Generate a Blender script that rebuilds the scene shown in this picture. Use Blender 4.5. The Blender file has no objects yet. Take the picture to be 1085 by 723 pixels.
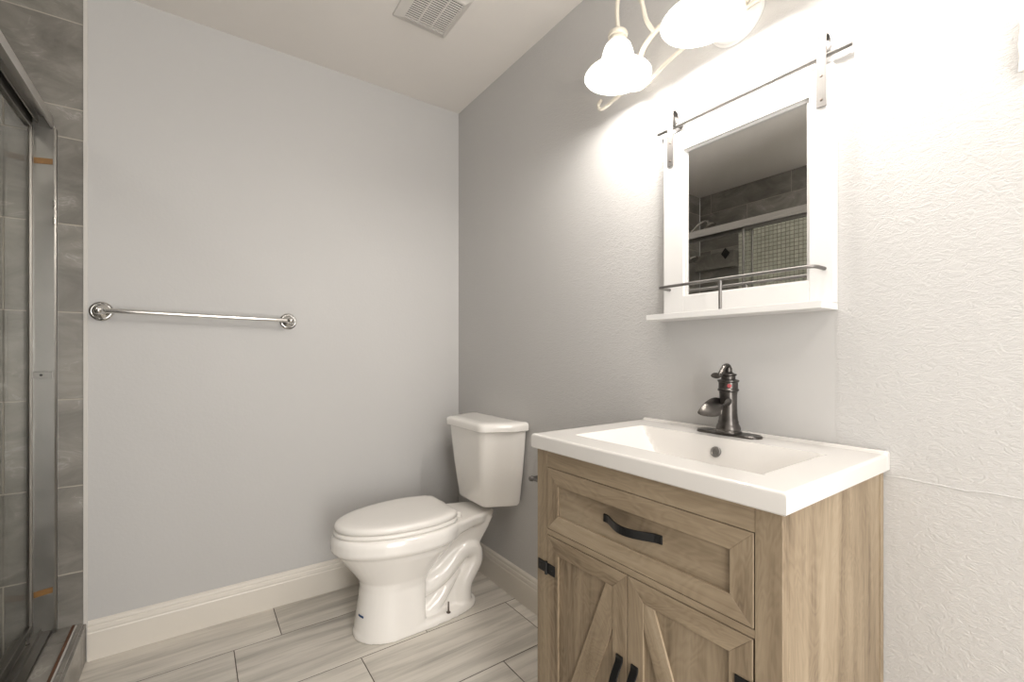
import bpy, bmesh, math, random
from mathutils import Vector, Matrix
random.seed(7)
SC = bpy.context.scene
COL = SC.collection

# ------------------------------------------------------------------ camera
F_PX, U0, V0, W, H = 476.08, 542.48, 375.43, 1085, 723
YAW = 0.6146
cam_d = bpy.data.cameras.new('camera'); cam = bpy.data.objects.new('camera', cam_d); COL.objects.link(cam)
cam.location = (-1.1962, -2.2095, 1.1049)
cam.rotation_euler = (math.pi / 2, 0, -YAW)
cam_d.sensor_width = 36; cam_d.lens = F_PX / W * 36
cam_d.shift_x = -(U0 - W / 2) / W
cam_d.shift_y = (V0 - H / 2) / W
cam_d.clip_start = 0.02
SC.camera = cam

# ------------------------------------------------------------------ world, light, exposure
wd = bpy.data.worlds.new('world'); SC.world = wd; wd.use_nodes = True
wd.node_tree.nodes['Background'].inputs[0].default_value = (1.0, 0.97, 0.93, 1)
wd.node_tree.nodes['Background'].inputs[1].default_value = 0.6
SC.view_settings.view_transform = 'Standard'; SC.view_settings.look = 'None'
SC.view_settings.exposure = 0.4; SC.view_settings.gamma = 1.0; SC.view_settings.use_curve_mapping = False
SC.cycles.use_denoising = True
SC.cycles.max_bounces = 10; SC.cycles.diffuse_bounces = 6; SC.cycles.glossy_bounces = 6
SC.cycles.caustics_reflective = False; SC.cycles.caustics_refractive = False
SC.cycles.sample_clamp_indirect = 6

def light(name, kind, loc, power, color, size=0.1, size_y=None, rot=(0, 0, 0)):
    d = bpy.data.lights.new(name, kind); d.energy = power; d.color = color
    if kind == 'AREA':
        d.size = size
        if size_y: d.shape = 'RECTANGLE'; d.size_y = size_y
    else: d.shadow_soft_size = size
    o = bpy.data.objects.new(name, d); COL.objects.link(o); o.location = loc; o.rotation_euler = rot
    return o
# added fill light at the unseen doorway behind the camera, tinted like daylight
light('doorway_fill_light', 'AREA', (-1.05, -3.52, 1.1), 38, (1.0, 0.975, 0.94), 0.8, 1.9, (math.pi / 2, 0, 0))
P_SHADE = 6.8       # each bulb of the vanity light
P_CEIL = 14         # added dome fill light, unseen behind the camera

# ------------------------------------------------------------------ materials
def srgb(r, g, b):
    f = lambda c: (c / 255 / 12.92) if c / 255 <= 0.04045 else ((c / 255 + 0.055) / 1.055) ** 2.4
    return (f(r), f(g), f(b), 1)

class NT:
    def __init__(s, name):
        s.m = bpy.data.materials.new(name); s.m.use_nodes = True
        s.t = s.m.node_tree; s.b = s.t.nodes['Principled BSDF']
    def n(s, typ, **kw):
        x = s.t.nodes.new(typ)
        for k, v in kw.items():
            if k in x.inputs: x.inputs[k].default_value = v
            else: setattr(x, k, v)
        return x
    def l(s, a, b): s.t.links.new(a, b)
    def math(s, op, a, b=None, c=None):
        x = s.t.nodes.new('ShaderNodeMath'); x.operation = op
        for i, v in enumerate((a, b, c)):
            if v is None: continue
            if isinstance(v, (int, float)): x.inputs[i].default_value = v
            else: s.l(v, x.inputs[i])
        return x.outputs[0]
    def ramp(s, fac, stops):
        x = s.t.nodes.new('ShaderNodeValToRGB'); e = x.color_ramp.elements
        while len(e) > 1: e.remove(e[0])
        e[0].position = stops[0][0]; e[0].color = stops[0][1]
        for p, c in stops[1:]:
            q = e.new(p); q.color = c
        s.l(fac, x.inputs[0]); return x.outputs[0]
    def mix(s, fac, a, b, mode='MIX'):
        x = s.t.nodes.new('ShaderNodeMix'); x.data_type = 'RGBA'; x.blend_type = mode
        for i, v in ((0, fac), (6, a), (7, b)):
            if isinstance(v, (int, float)): x.inputs[i].default_value = v
            elif isinstance(v, tuple): x.inputs[i].default_value = v
            else: s.l(v, x.inputs[i])
        return x.outputs[2]
    def bump(s, h, strength=0.3, dist=0.002):
        x = s.n('ShaderNodeBump', Strength=strength, Distance=dist); s.l(h, x.inputs['Height'])
        s.l(x.outputs[0], s.b.inputs['Normal']); return x
    def noise(s, vec, scale, detail=3, rough=0.5, dist=0.0):
        x = s.n('ShaderNodeTexNoise', Scale=scale, Detail=detail, Roughness=rough, Distortion=dist)
        if vec is not None: s.l(vec, x.inputs['Vector'])
        return x.outputs['Fac']
    def mapping(s, vec, scale=(1, 1, 1), rot=(0, 0, 0), loc=(0, 0, 0)):
        x = s.n('ShaderNodeMapping'); x.inputs['Scale'].default_value = scale
        x.inputs['Rotation'].default_value = rot; x.inputs['Location'].default_value = loc
        s.l(vec, x.inputs['Vector']); return x.outputs[0]
    def pos(s): return s.n('ShaderNodeNewGeometry').outputs['Position']
    def obj(s): return s.n('ShaderNodeTexCoord').outputs['Object']

def plain(name, col, rough=0.5, metal=0.0, noise_amt=0.03, nscale=30, spec=0.5, coat=0.0):
    k = NT(name); b = k.b
    b.inputs['Metallic'].default_value = metal; b.inputs['Specular IOR Level'].default_value = spec
    b.inputs['Coat Weight'].default_value = coat; b.inputs['Coat Roughness'].default_value = 0.05
    nz = k.noise(k.obj(), nscale, 3)
    dark = tuple(c * (1 - noise_amt * 2) for c in col[:3]) + (1,)
    k.l(k.mix(nz, dark, col), b.inputs['Base Color'])
    r = k.math('MULTIPLY_ADD', nz, rough * 0.3, rough * 0.85); k.l(r, b.inputs['Roughness'])
    return k.m

def wall_paint():
    k = NT('smooth_painted_wall'); p = k.pos()
    nz = k.noise(p, 2.0, 3)
    k.l(k.mix(nz, (0.47, 0.463, 0.455, 1), (0.505, 0.497, 0.488, 1)), k.b.inputs['Base Color'])
    k.b.inputs['Roughness'].default_value = 0.55; k.b.inputs['Specular IOR Level'].default_value = 0.3
    h = k.math('ADD', k.noise(p, 90, 2), k.math('MULTIPLY', k.noise(p, 28, 2), 0.8))
    k.bump(h, 0.18, 0.002)
    return k.m

def wall_trowel():
    k = NT('troweled_textured_wall'); p = k.pos()
    sep = k.n('ShaderNodeSeparateXYZ'); k.l(p, sep.inputs[0]); Y, Z = sep.outputs[1], sep.outputs[2]
    # smooth patch where the wall was refinished under the mirror
    def step(v, a, wdt, up=True):
        x = k.n('ShaderNodeMapRange', interpolation_type='SMOOTHSTEP'); k.l(v, x.inputs[0])
        x.inputs[1].default_value = a - wdt; x.inputs[2].default_value = a + wdt
        x.inputs[3].default_value = 0 if up else 1; x.inputs[4].default_value = 1 if up else 0
        return x.outputs[0]
    patch = k.math('MULTIPLY', step(Y, -1.800, .006), step(Y, -1.362, .006, False))
    patch = k.math('MULTIPLY', patch, step(Z, 1.24, .01, False))
    patch = k.math('MULTIPLY', patch, step(Z, 0.80, .01))
    near = step(Y, -1.0, .45, False)            # texture grows coarser toward the door side
    mp = k.mapping(p, (1, 1.0, 2.1), (0.45, 0, 0))
    n1 = k.noise(mp, 34, 4, 0.6, 1.2)
    n2 = k.noise(k.mapping(p, (1, 1, 1.5), (-0.5, 0, 0)), 75, 3, 0.6, 0.8)
    rid = k.math('ABSOLUTE', k.math('SUBTRACT', n1, 0.5))
    rid = k.math('MINIMUM', k.math('MULTIPLY', rid, 9), 1.0)
    h = k.math('ADD', k.math('MULTIPLY', rid, 0.8), k.math('MULTIPLY', n2, 0.9))
    amt = k.math('MULTIPLY', k.math('MULTIPLY_ADD', near, .55, .45), k.math('MULTIPLY_ADD', patch, -0.97, 1))
    # hairline ridge beside the vanity
    zz = k.math('ADD', Z, k.math('MULTIPLY', k.noise(p, 14, 2), 0.006))
    line = k.math('LESS_THAN', k.math('ABSOLUTE', k.math('SUBTRACT', zz, 0.8465)), 0.0026)
    line = k.math('MULTIPLY', line, step(Y, -1.885, .01, False))
    hh = k.math('ADD', k.math('MULTIPLY', h, amt), k.math('MULTIPLY', line, 2.6))
    k.bump(hh, 0.33, 0.003)
    nz = k.noise(p, 2.0, 3)
    base = k.mix(nz, (0.475, 0.467, 0.458, 1), (0.505, 0.497, 0.487, 1))
    k.l(base, k.b.inputs['Base Color'])
    k.b.inputs['Roughness'].default_value = 0.5; k.b.inputs['Specular IOR Level'].default_value = 0.35
    return k.m

def ceiling_mat():
    k = NT('ceiling_paint'); p = k.pos()
    k.l(k.mix(k.noise(p, 3, 2), (0.74, 0.71, 0.675, 1), (0.78, 0.745, 0.71, 1)), k.b.inputs['Base Color'])
    k.b.inputs['Roughness'].default_value = 0.75; k.bump(k.noise(p, 60, 3), 0.12, 0.002)
    return k.m

def stone_tile():
    k = NT('grey_marbled_tile'); p = k.pos()
    rnd = k.n('ShaderNodeNewGeometry').outputs['Random Per Island']
    off = k.n('ShaderNodeCombineXYZ'); k.l(k.math('MULTIPLY', rnd, 37.0), off.inputs[0]); k.l(k.math('MULTIPLY', rnd, 11.0), off.inputs[2])
    v = k.n('ShaderNodeVectorMath', operation='ADD'); k.l(p, v.inputs[0]); k.l(off.outputs[0], v.inputs[1]); v = v.outputs[0]
    a = k.noise(k.mapping(v, (1, 1, 1.8), (0, 0.5, 0)), 4.5, 6, 0.62, 1.0)
    b = k.noise(k.mapping(v, (1, 1, 1.5), (0.3, -0.6, 0)), 2.6, 5, 0.6, 1.6)
    ves = k.math('ABSOLUTE', k.math('SUBTRACT', b, 0.5))
    vein = k.ramp(ves, [(0.0, (1, 1, 1, 1)), (0.006, (0.35, 0.35, 0.35, 1)), (0.016, (0, 0, 0, 1))])
    gate = k.ramp(a, [(0.50, (0, 0, 0, 1)), (0.66, (0.7, 0.7, 0.7, 1))])
    base = k.ramp(a, [(0.28, (0.13, 0.121, 0.107, 1)), (0.5, (0.205, 0.193, 0.172, 1)), (0.72, (0.29, 0.275, 0.247, 1))])
    fac = k.math('MULTIPLY', vein, gate)
    c = k.mix(fac, base, (0.42, 0.40, 0.37, 1))
    tint = k.math('MULTIPLY_ADD', rnd, 0.25, 0.87)
    tc = k.n('ShaderNodeCombineXYZ'); [k.l(tint, tc.inputs[i]) for i in range(3)]
    c = k.mix(1.0, c, tc.outputs[0], 'MULTIPLY')
    k.l(c, k.b.inputs['Base Color']); k.b.inputs['Roughness'].default_value = 0.28
    k.bump(k.noise(v, 20, 3), 0.05, 0.001)
    return k.m

def floor_tile():
    k = NT('wood_look_floor_tile'); p = k.pos()
    rnd = k.n('ShaderNodeNewGeometry').outputs['Random Per Island']
    off = k.n('ShaderNodeCombineXYZ'); k.l(k.math('MULTIPLY', rnd, 53.0), off.inputs[0]); k.l(k.math('MULTIPLY', rnd, 17.0), off.inputs[1])
    v = k.n('ShaderNodeVectorMath', operation='ADD'); k.l(p, v.inputs[0]); k.l(off.outputs[0], v.inputs[1]); v = v.outputs[0]
    a = k.noise(k.mapping(v, (0.8, 9, 1)), 2.4, 5, 0.55, 0.4)
    b = k.noise(k.mapping(v, (1.2, 40, 1)), 2.6, 4, 0.6, 0.2)
    m = k.math('ADD', k.math('MULTIPLY', a, 0.8), k.math('MULTIPLY', b, 0.2))
    c = k.ramp(m, [(0.28, (0.33, 0.305, 0.27, 1)), (0.42, (0.50, 0.47, 0.42, 1)), (0.55, (0.64, 0.60, 0.54, 1)), (0.72, (0.70, 0.665, 0.60, 1))])
    tint = k.math('MULTIPLY_ADD', rnd, 0.14, 0.90)
    tc = k.n('ShaderNodeCombineXYZ'); [k.l(tint, tc.inputs[i]) for i in range(3)]
    c = k.mix(1.0, c, tc.outputs[0], 'MULTIPLY')
    k.l(c, k.b.inputs['Base Color']); k.b.inputs['Roughness'].default_value = 0.38
    k.bump(b, 0.06, 0.001)
    return k.m

def wood(name, axis, dark=1.0):
    """oak-look laminate; grain runs along axis (0 x, 1 y, 2 z) or a free rotation (rx) of z"""
    k = NT(name); p = k.pos()
    sc = [1, 1, 1]; rot = (0, 0, 0)
    if axis in (0, 1, 2):
        for i in range(3): sc[i] = 0.065 if i == axis else 1.0
        v = k.mapping(p, tuple(sc))
    else:
        v = k.mapping(k.mapping(p, (1, 1, 1), (axis[0], 0, 0)), (1, 1, 0.09))
    a = k.noise(v, 26, 5, 0.6, 0.9)
    br = k.noise(v, 9, 4, 0.55, 1.5)
    fi = k.noise(v, 150, 3, 0.6, 0.2)
    sc2 = [3.2, 3.2, 3.2]
    if axis in (0, 1, 2): sc2[axis] = 1.1
    kn = k.noise(k.mapping(p, tuple(sc2)), 2.2, 3, 0.5, 1.8)
    rings = k.math('SINE', k.math('MULTIPLY', kn, 95))
    m = k.math('ADD', k.math('MULTIPLY', a, 0.34), k.math('MULTIPLY', br, 0.50))
    m = k.math('ADD', m, k.math('MULTIPLY', fi, 0.12)); m = k.math('ADD', m, k.math('MULTIPLY', rings, 0.02))
    d = dark
    c = k.ramp(m, [(0.34, (0.115*d, 0.083*d, 0.053*d, 1)), (0.43, (0.22*d, 0.167*d, 0.11*d, 1)), (0.54, (0.305*d, 0.24*d, 0.164*d, 1)), (0.66, (0.37*d, 0.30*d, 0.215*d, 1))])
    k.l(c, k.b.inputs['Base Color']); k.b.inputs['Roughness'].default_value = 0.55
    k.b.inputs['Specular IOR Level'].default_value = 0.35
    k.bump(m, 0.12, 0.001)
    return k.m

def bronze():
    k = NT('oil_rubbed_bronze')
    nz = k.noise(k.obj(), 22, 4, 0.6)
    k.l(k.ramp(nz, [(0.35, (0.055, 0.05, 0.047, 1)), (0.7, (0.13, 0.12, 0.11, 1))]), k.b.inputs['Base Color'])
    k.b.inputs['Metallic'].default_value = 0.85; k.b.inputs['Roughness'].default_value = 0.3
    return k.m

def chrome(name='polished_chrome', col=(0.78, 0.77, 0.75, 1), rough=0.12):
    k = NT(name); nz = k.noise(k.obj(), 12, 3)
    k.l(k.mix(nz, tuple(c * .85 for c in col[:3]) + (1,), col), k.b.inputs['Base Color'])
    k.b.inputs['Metallic'].default_value = 1.0
    k.l(k.math('MULTIPLY_ADD', nz, rough, rough * .6), k.b.inputs['Roughness'])
    return k.m

def brushed(name, col, rough=0.32):
    k = NT(name); nz = k.noise(k.mapping(k.obj(), (60, 60, 2)), 6, 3)
    k.l(k.mix(nz, tuple(c * .75 for c in col[:3]) + (1,), col), k.b.inputs['Base Color'])
    k.b.inputs['Metallic'].default_value = 0.9
    k.l(k.math('MULTIPLY_ADD', nz, .15, rough), k.b.inputs['Roughness'])
    return k.m

def clear_glass():
    k = NT('clear_shower_glass')
    t = k.n('ShaderNodeBsdfTransparent'); t.inputs[0].default_value = (0.975, 0.98, 0.975, 1)
    g = k.n('ShaderNodeBsdfGlossy'); g.inputs[1].default_value = 0.03
    fr = k.n('ShaderNodeFresnel', IOR=1.45); mx = k.n('ShaderNodeMixShader')
    k.l(k.math('MULTIPLY', fr.outputs[0], k.math('MULTIPLY_ADD', k.noise(k.obj(), 5, 2), 0.05, 0.10)), mx.inputs[0])
    k.l(t.outputs[0], mx.inputs[1]); k.l(g.outputs[0], mx.inputs[2])
    k.l(mx.outputs[0], k.t.nodes['Material Output'].inputs[0])
    return k.m

def opal():
    k = NT('lit_opal_glass')
    tr = k.n('ShaderNodeBsdfTranslucent'); tr.inputs[0].default_value = (0.95, 0.93, 0.90, 1)
    df = k.n('ShaderNodeBsdfDiffuse'); df.inputs[0].default_value = (0.9, 0.89, 0.87, 1)
    mx = k.n('ShaderNodeMixShader'); mx.inputs[0].default_value = 0.45
    k.l(tr.outputs[0], mx.inputs[1]); k.l(df.outputs[0], mx.inputs[2])
    em = k.n('ShaderNodeEmission', Strength=0.8)
    k.l(k.mix(k.noise(k.obj(), 12, 3), (1.0, 0.965, 0.92, 1), (1.0, 0.985, 0.96, 1)), em.inputs[0])
    ad = k.n('ShaderNodeAddShader'); k.l(mx.outputs[0], ad.inputs[0]); k.l(em.outputs[0], ad.inputs[1])
    k.l(ad.outputs[0], k.t.nodes['Material Output'].inputs[0])
    return k.m

def emit(name, col, st):
    k = NT(name); em = k.n('ShaderNodeEmission', Strength=st)
    k.l(k.mix(k.noise(k.obj(), 8, 2), col, tuple(c * .96 for c in col[:3]) + (1,)), em.inputs[0])
    k.l(em.outputs[0], k.t.nodes['Material Output'].inputs[0]); return k.m

def mosaic_mat():
    k = NT('sage_glass_mosaic'); rnd = k.n('ShaderNodeNewGeometry').outputs['Random Per Island']
    k.l(k.ramp(rnd, [(0, (0.58, 0.58, 0.49, 1)), (1, (0.72, 0.72, 0.62, 1))]), k.b.inputs['Base Color'])
    k.b.inputs['Roughness'].default_value = 0.3; return k.m

M = dict(
    paint=wall_paint(), trowel=wall_trowel(), ceil=ceiling_mat(), tile=stone_tile(), ftile=floor_tile(),
    grout=plain('cream_grout', (0.42, 0.385, 0.33, 1), 0.8, noise_amt=.1),
    fgrout=plain('brown_floor_grout', (0.13, 0.11, 0.09, 1), 0.85, noise_amt=.12),
    trim=plain('cream_trim_paint', (0.66, 0.62, 0.56, 1), 0.35, noise_amt=.02, nscale=8),
    caulk=plain('white_caulk', (0.55, 0.53, 0.50, 1), 0.6),
    porcelain=plain('white_porcelain', (0.82, 0.795, 0.76, 1), 0.12, noise_amt=.01, nscale=4, coat=0.4),
    seatp=plain('white_seat_plastic', (0.78, 0.755, 0.72, 1), 0.25, noise_amt=.01, nscale=4),
    sink=plain('white_vitreous_china', (0.67, 0.65, 0.625, 1), 0.14, noise_amt=.008, nscale=4, coat=0.3),
    white=plain('white_lacquer', (0.68, 0.672, 0.66, 1), 0.4, noise_amt=.01, nscale=6),
    vent=plain('white_vent_plastic', (0.66, 0.635, 0.60, 1), 0.5, noise_amt=.02),
    dark=plain('dark_recess', (0.03, 0.028, 0.025, 1), 0.9),
    black=plain('matte_black_iron', (0.012, 0.012, 0.012, 1), 0.42, metal=0.4, noise_amt=.15),
    bronze=bronze(), chrome=chrome(), nickel=brushed('brushed_nickel', (0.24, 0.23, 0.22, 1), .4),
    alu=chrome('worn_aluminium', (0.27, 0.26, 0.24, 1), 0.3),
    alu_l=brushed('satin_aluminium', (0.62, 0.60, 0.57, 1), 0.3),
    rust=plain('rusty_brown_strip', (0.16, 0.075, 0.04, 1), 0.7, noise_amt=.3, nscale=60),
    amber=plain('amber_adhesive', (0.30, 0.15, 0.04, 1), 0.4, noise_amt=.3, nscale=80),
    cream_iron=plain('antique_cream_metal', (0.62, 0.58, 0.50, 1), 0.4, noise_amt=.06, nscale=40),
    mirror=chrome('silvered_mirror', (0.92, 0.92, 0.91, 1), 0.0),
    glass=clear_glass(), opal=opal(), bulb=emit('warm_bulb', (1, 0.93, 0.82, 1), 5),
    dome=emit('added_lamp_glow', (1, 0.95, 0.88, 1), 4),  # glow shared by the added dome and shower fill lamps
    woodx=wood('oak_laminate_side', 2), woody=wood('oak_laminate_rail', 1), woodz=wood('oak_laminate_stile', 2),
    panel=wood('oak_laminate_panel', 2, 0.93), panely=wood('oak_laminate_drawer_panel', 1, 0.9),
    mosaic=mosaic_mat(), rubber=plain('blue_tape', (0.02, 0.06, 0.16, 1), 0.6),
    red=plain('red_marker', (0.28, 0.03, 0.035, 1), 0.4), steel=plain('worn_steel_bolt', (0.16, 0.13, 0.11, 1), 0.4, metal=.8),
    pan=plain('shower_pan_white', (0.6, 0.58, 0.55, 1), 0.4),
)
for _n in ('woodd1', 'woodd2'): pass
M['woodd1'] = wood('oak_laminate_brace', (0.35,)); M['woodd2'] = wood('oak_laminate_brace', (-0.35,))

# ------------------------------------------------------------------ object helpers
WL = {}
def link(name, me, mat, parent=None, smooth=False, origin=None):
    """mesh with world-space vertices -> object with its origin at the mesh centre"""
    vs = [v.co for v in me.vertices]
    c = Vector([(min(v[i] for v in vs) + max(v[i] for v in vs)) / 2 for i in range(3)]) if origin is None else Vector(origin)
    me.transform(Matrix.Translation(-c))
    for mm in (mat if isinstance(mat, (list, tuple)) else [mat]): me.materials.append(mm)
    o = bpy.data.objects.new(name, me); COL.objects.link(o)
    if parent is not None: o.parent = parent; o.location = c - WL[parent.name]
    else: o.location = c
    WL[o.name] = c
    if smooth:
        for p in me.polygons: p.use_smooth = True
        if smooth != 'full':
            mod_sharp(me, math.radians(smooth if isinstance(smooth, (int, float)) and smooth > 1 else 35))
    return o
def mod_sharp(me, ang):
    bm = bmesh.new(); bm.from_mesh(me)
    for e in bm.edges:
        if len(e.link_faces) == 2 and e.calc_face_angle(0) > ang: e.smooth = False
    bm.to_mesh(me); bm.free()
def empty(name, loc, label, cat, group=None):
    o = bpy.data.objects.new(name, None); COL.objects.link(o); o.location = loc; o.empty_display_size = .05
    WL[o.name] = Vector(loc); tag(o, label, cat, group); return o
def tag(o, label, cat, group=None):
    o['label'] = label; o['category'] = cat
    if group: o['group'] = group
    return o

class MB:
    def __init__(s): s.v = []; s.f = []; s.mi = []
    def face(s, pts, mi=0):
        i = len(s.v); s.v += [tuple(p) for p in pts]; s.f.append(tuple(range(i, i + len(pts)))); s.mi.append(mi)
    def add(s, vs, fs, mi=0):
        i = len(s.v); s.v += [tuple(p) for p in vs]
        for f in fs: s.f.append(tuple(i + k for k in f)); s.mi.append(mi)
        return s
    def box(s, x0, x1, y0, y1, z0, z1, mi=0, bevel=0.0, seg=2):
        bm = bmesh.new(); bmesh.ops.create_cube(bm, size=1)
        for v in bm.verts:
            v.co = Vector(((x0 + x1) / 2 + v.co.x * abs(x1 - x0), (y0 + y1) / 2 + v.co.y * abs(y1 - y0), (z0 + z1) / 2 + v.co.z * abs(z1 - z0)))
        if bevel: bmesh.ops.bevel(bm, geom=bm.edges[:], offset=bevel, segments=seg, affect='EDGES', profile=0.6)
        s.addbm(bm, mi); return s
    def addbm(s, bm, mi=0):
        bm.verts.index_update(); s.add([v.co[:] for v in bm.verts], [[v.index for v in f.verts] for f in bm.faces], mi); bm.free()
    def prism(s, poly, axis, a, b, mi=0, bevel=0.0):
        """poly of 2-D points in the two other axes, extruded along axis from a to b"""
        def P(q, t):
            r = list(q); r.insert(axis, t); return r
        bm = bmesh.new(); A = [bm.verts.new(P(q, a)) for q in poly]; B = [bm.verts.new(P(q, b)) for q in poly]; n = len(poly)
        bm.faces.new(A[::-1]); bm.faces.new(B)
        for i in range(n): bm.faces.new((A[i], A[(i + 1) % n], B[(i + 1) % n], B[i]))
        bmesh.ops.recalc_face_normals(bm, faces=bm.faces[:])
        if bevel: bmesh.ops.bevel(bm, geom=bm.edges[:], offset=bevel, segments=1, affect='EDGES')
        s.addbm(bm, mi); return s
    def tube(s, pts, r, n=12, mi=0, closed=False, flat=None):
        pts = [Vector(p) for p in pts]; R = r if isinstance(r, (list, tuple)) else [r] * len(pts)
        rings = []; up = None; m = len(pts)
        for i, p in enumerate(pts):
            if closed: t = (pts[(i + 1) % m] - pts[i - 1])
            else: t = pts[min(i + 1, m - 1)] - pts[max(i - 1, 0)]
            t.normalize()
            if up is None:
                up = Vector((0, 0, 1)) if abs(t.z) < 0.9 else Vector((1, 0, 0))
            a = (up - t * up.dot(t)).normalized(); b = t.cross(a); up = a
            fl = flat or 1.0
            rings.append([p + (a * math.cos(2 * math.pi * k / n) * fl + b * math.sin(2 * math.pi * k / n)) * R[i] for k in range(n)])
        vs = [q for rr in rings for q in rr]; fs = []
        for i in range(m if closed else m - 1):
            j = (i + 1) % m
            for k in range(n): fs.append((i * n + k, i * n + (k + 1) % n, j * n + (k + 1) % n, j * n + k))
        if not closed: fs.append(tuple(range(n))[::-1]); fs.append(tuple((m - 1) * n + k for k in range(n)))
        s.add(vs, fs, mi); return s
    def lathe(s, prof, base, axis=(0, 0, 1), n=32, mi=0, sx=1.0):
        """prof: (radius, height) list along axis from base"""
        ax = Vector(axis).normalized(); a = (Vector((0, 1, 0)) if abs(ax.y) < .9 else Vector((0, 0, 1)))
        a = (a - ax * a.dot(ax)).normalized(); b = ax.cross(a); B = Vector(base)
        vs = []; fs = []; m = len(prof)
        for r, h in prof:
            for k in range(n):
                t = 2 * math.pi * k / n; vs.append(B + ax * h + (a * math.cos(t) + b * math.sin(t) * sx) * max(r, 1e-5))
        for i in range(m - 1):
            for k in range(n): fs.append((i * n + k, i * n + (k + 1) % n, (i + 1) * n + (k + 1) % n, (i + 1) * n + k))
        s.add(vs, fs, mi); return s
    def loft(s, rings, mi=0, cap=True):
        n = len(rings[0]); vs = [p for r in rings for p in r]; fs = []
        for i in range(len(rings) - 1):
            for k in range(n): fs.append((i * n + k, i * n + (k + 1) % n, (i + 1) * n + (k + 1) % n, (i + 1) * n + k))
        if cap: fs.append(tuple(range(n))[::-1]); fs.append(tuple((len(rings) - 1) * n + k for k in range(n)))
        s.add(vs, fs, mi); return s
    def mesh(s, name, merge=0.0, recalc=True):
        me = bpy.data.meshes.new(name); me.from_pydata(s.v, [], s.f)
        for p, i in zip(me.polygons, s.mi): p.material_index = i
        bm = bmesh.new(); bm.from_mesh(me)
        if merge: bmesh.ops.remove_doubles(bm, verts=bm.verts[:], dist=merge)
        if recalc: bmesh.ops.recalc_face_normals(bm, faces=bm.faces[:])
        bm.to_mesh(me); bm.free(); return me
    def obj(s, name, mat, parent=None, smooth=False, merge=1e-5, origin=None):
        return link(name, s.mesh(name, merge), mat, parent, smooth, origin)

def spline(pts, k=8):
    """Catmull-Rom through pts"""
    P = [Vector(p) for p in pts]; P = [P[0] * 2 - P[1]] + P + [P[-1] * 2 - P[-2]]; out = []
    for i in range(1, len(P) - 2):
        for j in range(k):
            t = j / k; a, b, c, d = P[i - 1], P[i], P[i + 1], P[i + 2]
            out.append(0.5 * ((2 * b) + (c - a) * t + (2 * a - 5 * b + 4 * c - d) * t * t + (3 * b - a - 3 * c + d) * t ** 3))
    out.append(P[-2]); return out
def struct(mb, name, mat, smooth=False):
    o = mb.obj(name, mat, None, smooth); o['kind'] = 'structure'; return o

# ------------------------------------------------------------------ room shell
CEIL = 2.44
XS = -1.522       # where paint ends and shower tile begins on the back wall
XF = -2.36        # far wall of the shower
YE = -1.56        # end wall of the shower
YF = -3.4         # wall behind the camera
struct(MB().box(XS, 0.1, 0, 0.12, -0.05, CEIL), 'wall_back', M['paint'])
struct(MB().box(0, 0.12, YF - 0.1, 0, -0.05, CEIL), 'wall_right', M['trowel'])
struct(MB().box(XF - .1, 0.12, YF - 0.1, 0.12, CEIL, CEIL + 0.08), 'ceiling', M['ceil'])
struct(MB().box(XF - .1, XS, YF, YE - .10, -0.05, CEIL), 'wall_left', M['paint'])
w = MB(); w.box(XF, -1.45, YF - .1, YF, -.05, CEIL); w.box(-0.65, 0, YF - .1, YF, -.05, CEIL); w.box(-1.45, -0.65, YF - .1, YF, 2.05, CEIL)
struct(w, 'wall_front', M['paint'])
t = MB(); t.box(-1.505, -1.45, YF, YF + .015, 0, 2.12, bevel=.003); t.box(-0.65, -0.58, YF, YF + .015, 0, 2.12, bevel=.003); t.box(-1.45, -0.65, YF, YF + .015, 2.05, 2.12, bevel=.003)
struct(t, 'trim_1', M['trim'])

# floor: every tile a bevelled slab over brown grout
fl = MB(); fl.box(XS - .02, 0, YF - .1, 0, -.05, -.0010, 1)
ROWS = [(-0.242, 0.02, -0.281), (-0.557, -0.242, -0.441), (-0.870, -0.557, -0.066), (-1.184, -0.870, -0.289),
        (-1.498, -1.184, -0.50), (-1.812, -1.498, -0.14), (-2.126, -1.812, -0.38), (-2.44, -2.126, -0.22), (-2.754, -2.44, -.56), (-3.068, -2.754, -.1), (-3.382, -3.068, -.3), (-3.5, -3.382, -.45)]
def slab(mb, ax, lo, hi, u0, u1, v0, v1, bev, mi=0):
    """tile slab: thickness along ax from lo to hi (hi = visible face)"""
    o = [i for i in range(3) if i != ax]; d = bev
    def P(u, v, t): r = [0, 0, 0]; r[ax] = t; r[o[0]] = u; r[o[1]] = v; return r
    sgn = 1 if hi > lo else -1; m = hi - sgn * bev
    A = [P(u, v, m) for u, v in ((u0, v0), (u1, v0), (u1, v1), (u0, v1))]
    Bq = [P(u, v, hi) for u, v in ((u0 + d, v0 + d), (u1 - d, v0 + d), (u1 - d, v1 - d), (u0 + d, v1 - d))]
    C = [P(u, v, lo) for u, v in ((u0, v0), (u1, v0), (u1, v1), (u0, v1))]
    mb.add(C + A + Bq, [(8, 9, 10, 11)] + [(i, (i + 1) % 4, 4 + (i + 1) % 4, 4 + i) for i in range(4)] + [(4 + i, 4 + (i + 1) % 4, 8 + (i + 1) % 4, 8 + i) for i in range(4)], mi)
LT = 0.636; g = 0.0012
for y0, y1, j in ROWS:
    k0 = math.floor((XS - .02 - j) / LT)
    x = j + k0 * LT
    while x < 0:
        a, b = max(x, XS - .02), min(x + LT, 0)
        if b - a > .01: slab(fl, 2, -.006, 0.0, a + .0016, b - .0016, max(y0, YF - .1) + .0021, min(y1, 0) - .0021, .0006)
        x += LT
o = link('floor', fl.mesh('floor', 0), [M['ftile'], M['fgrout']]); o['kind'] = 'structure'

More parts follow.
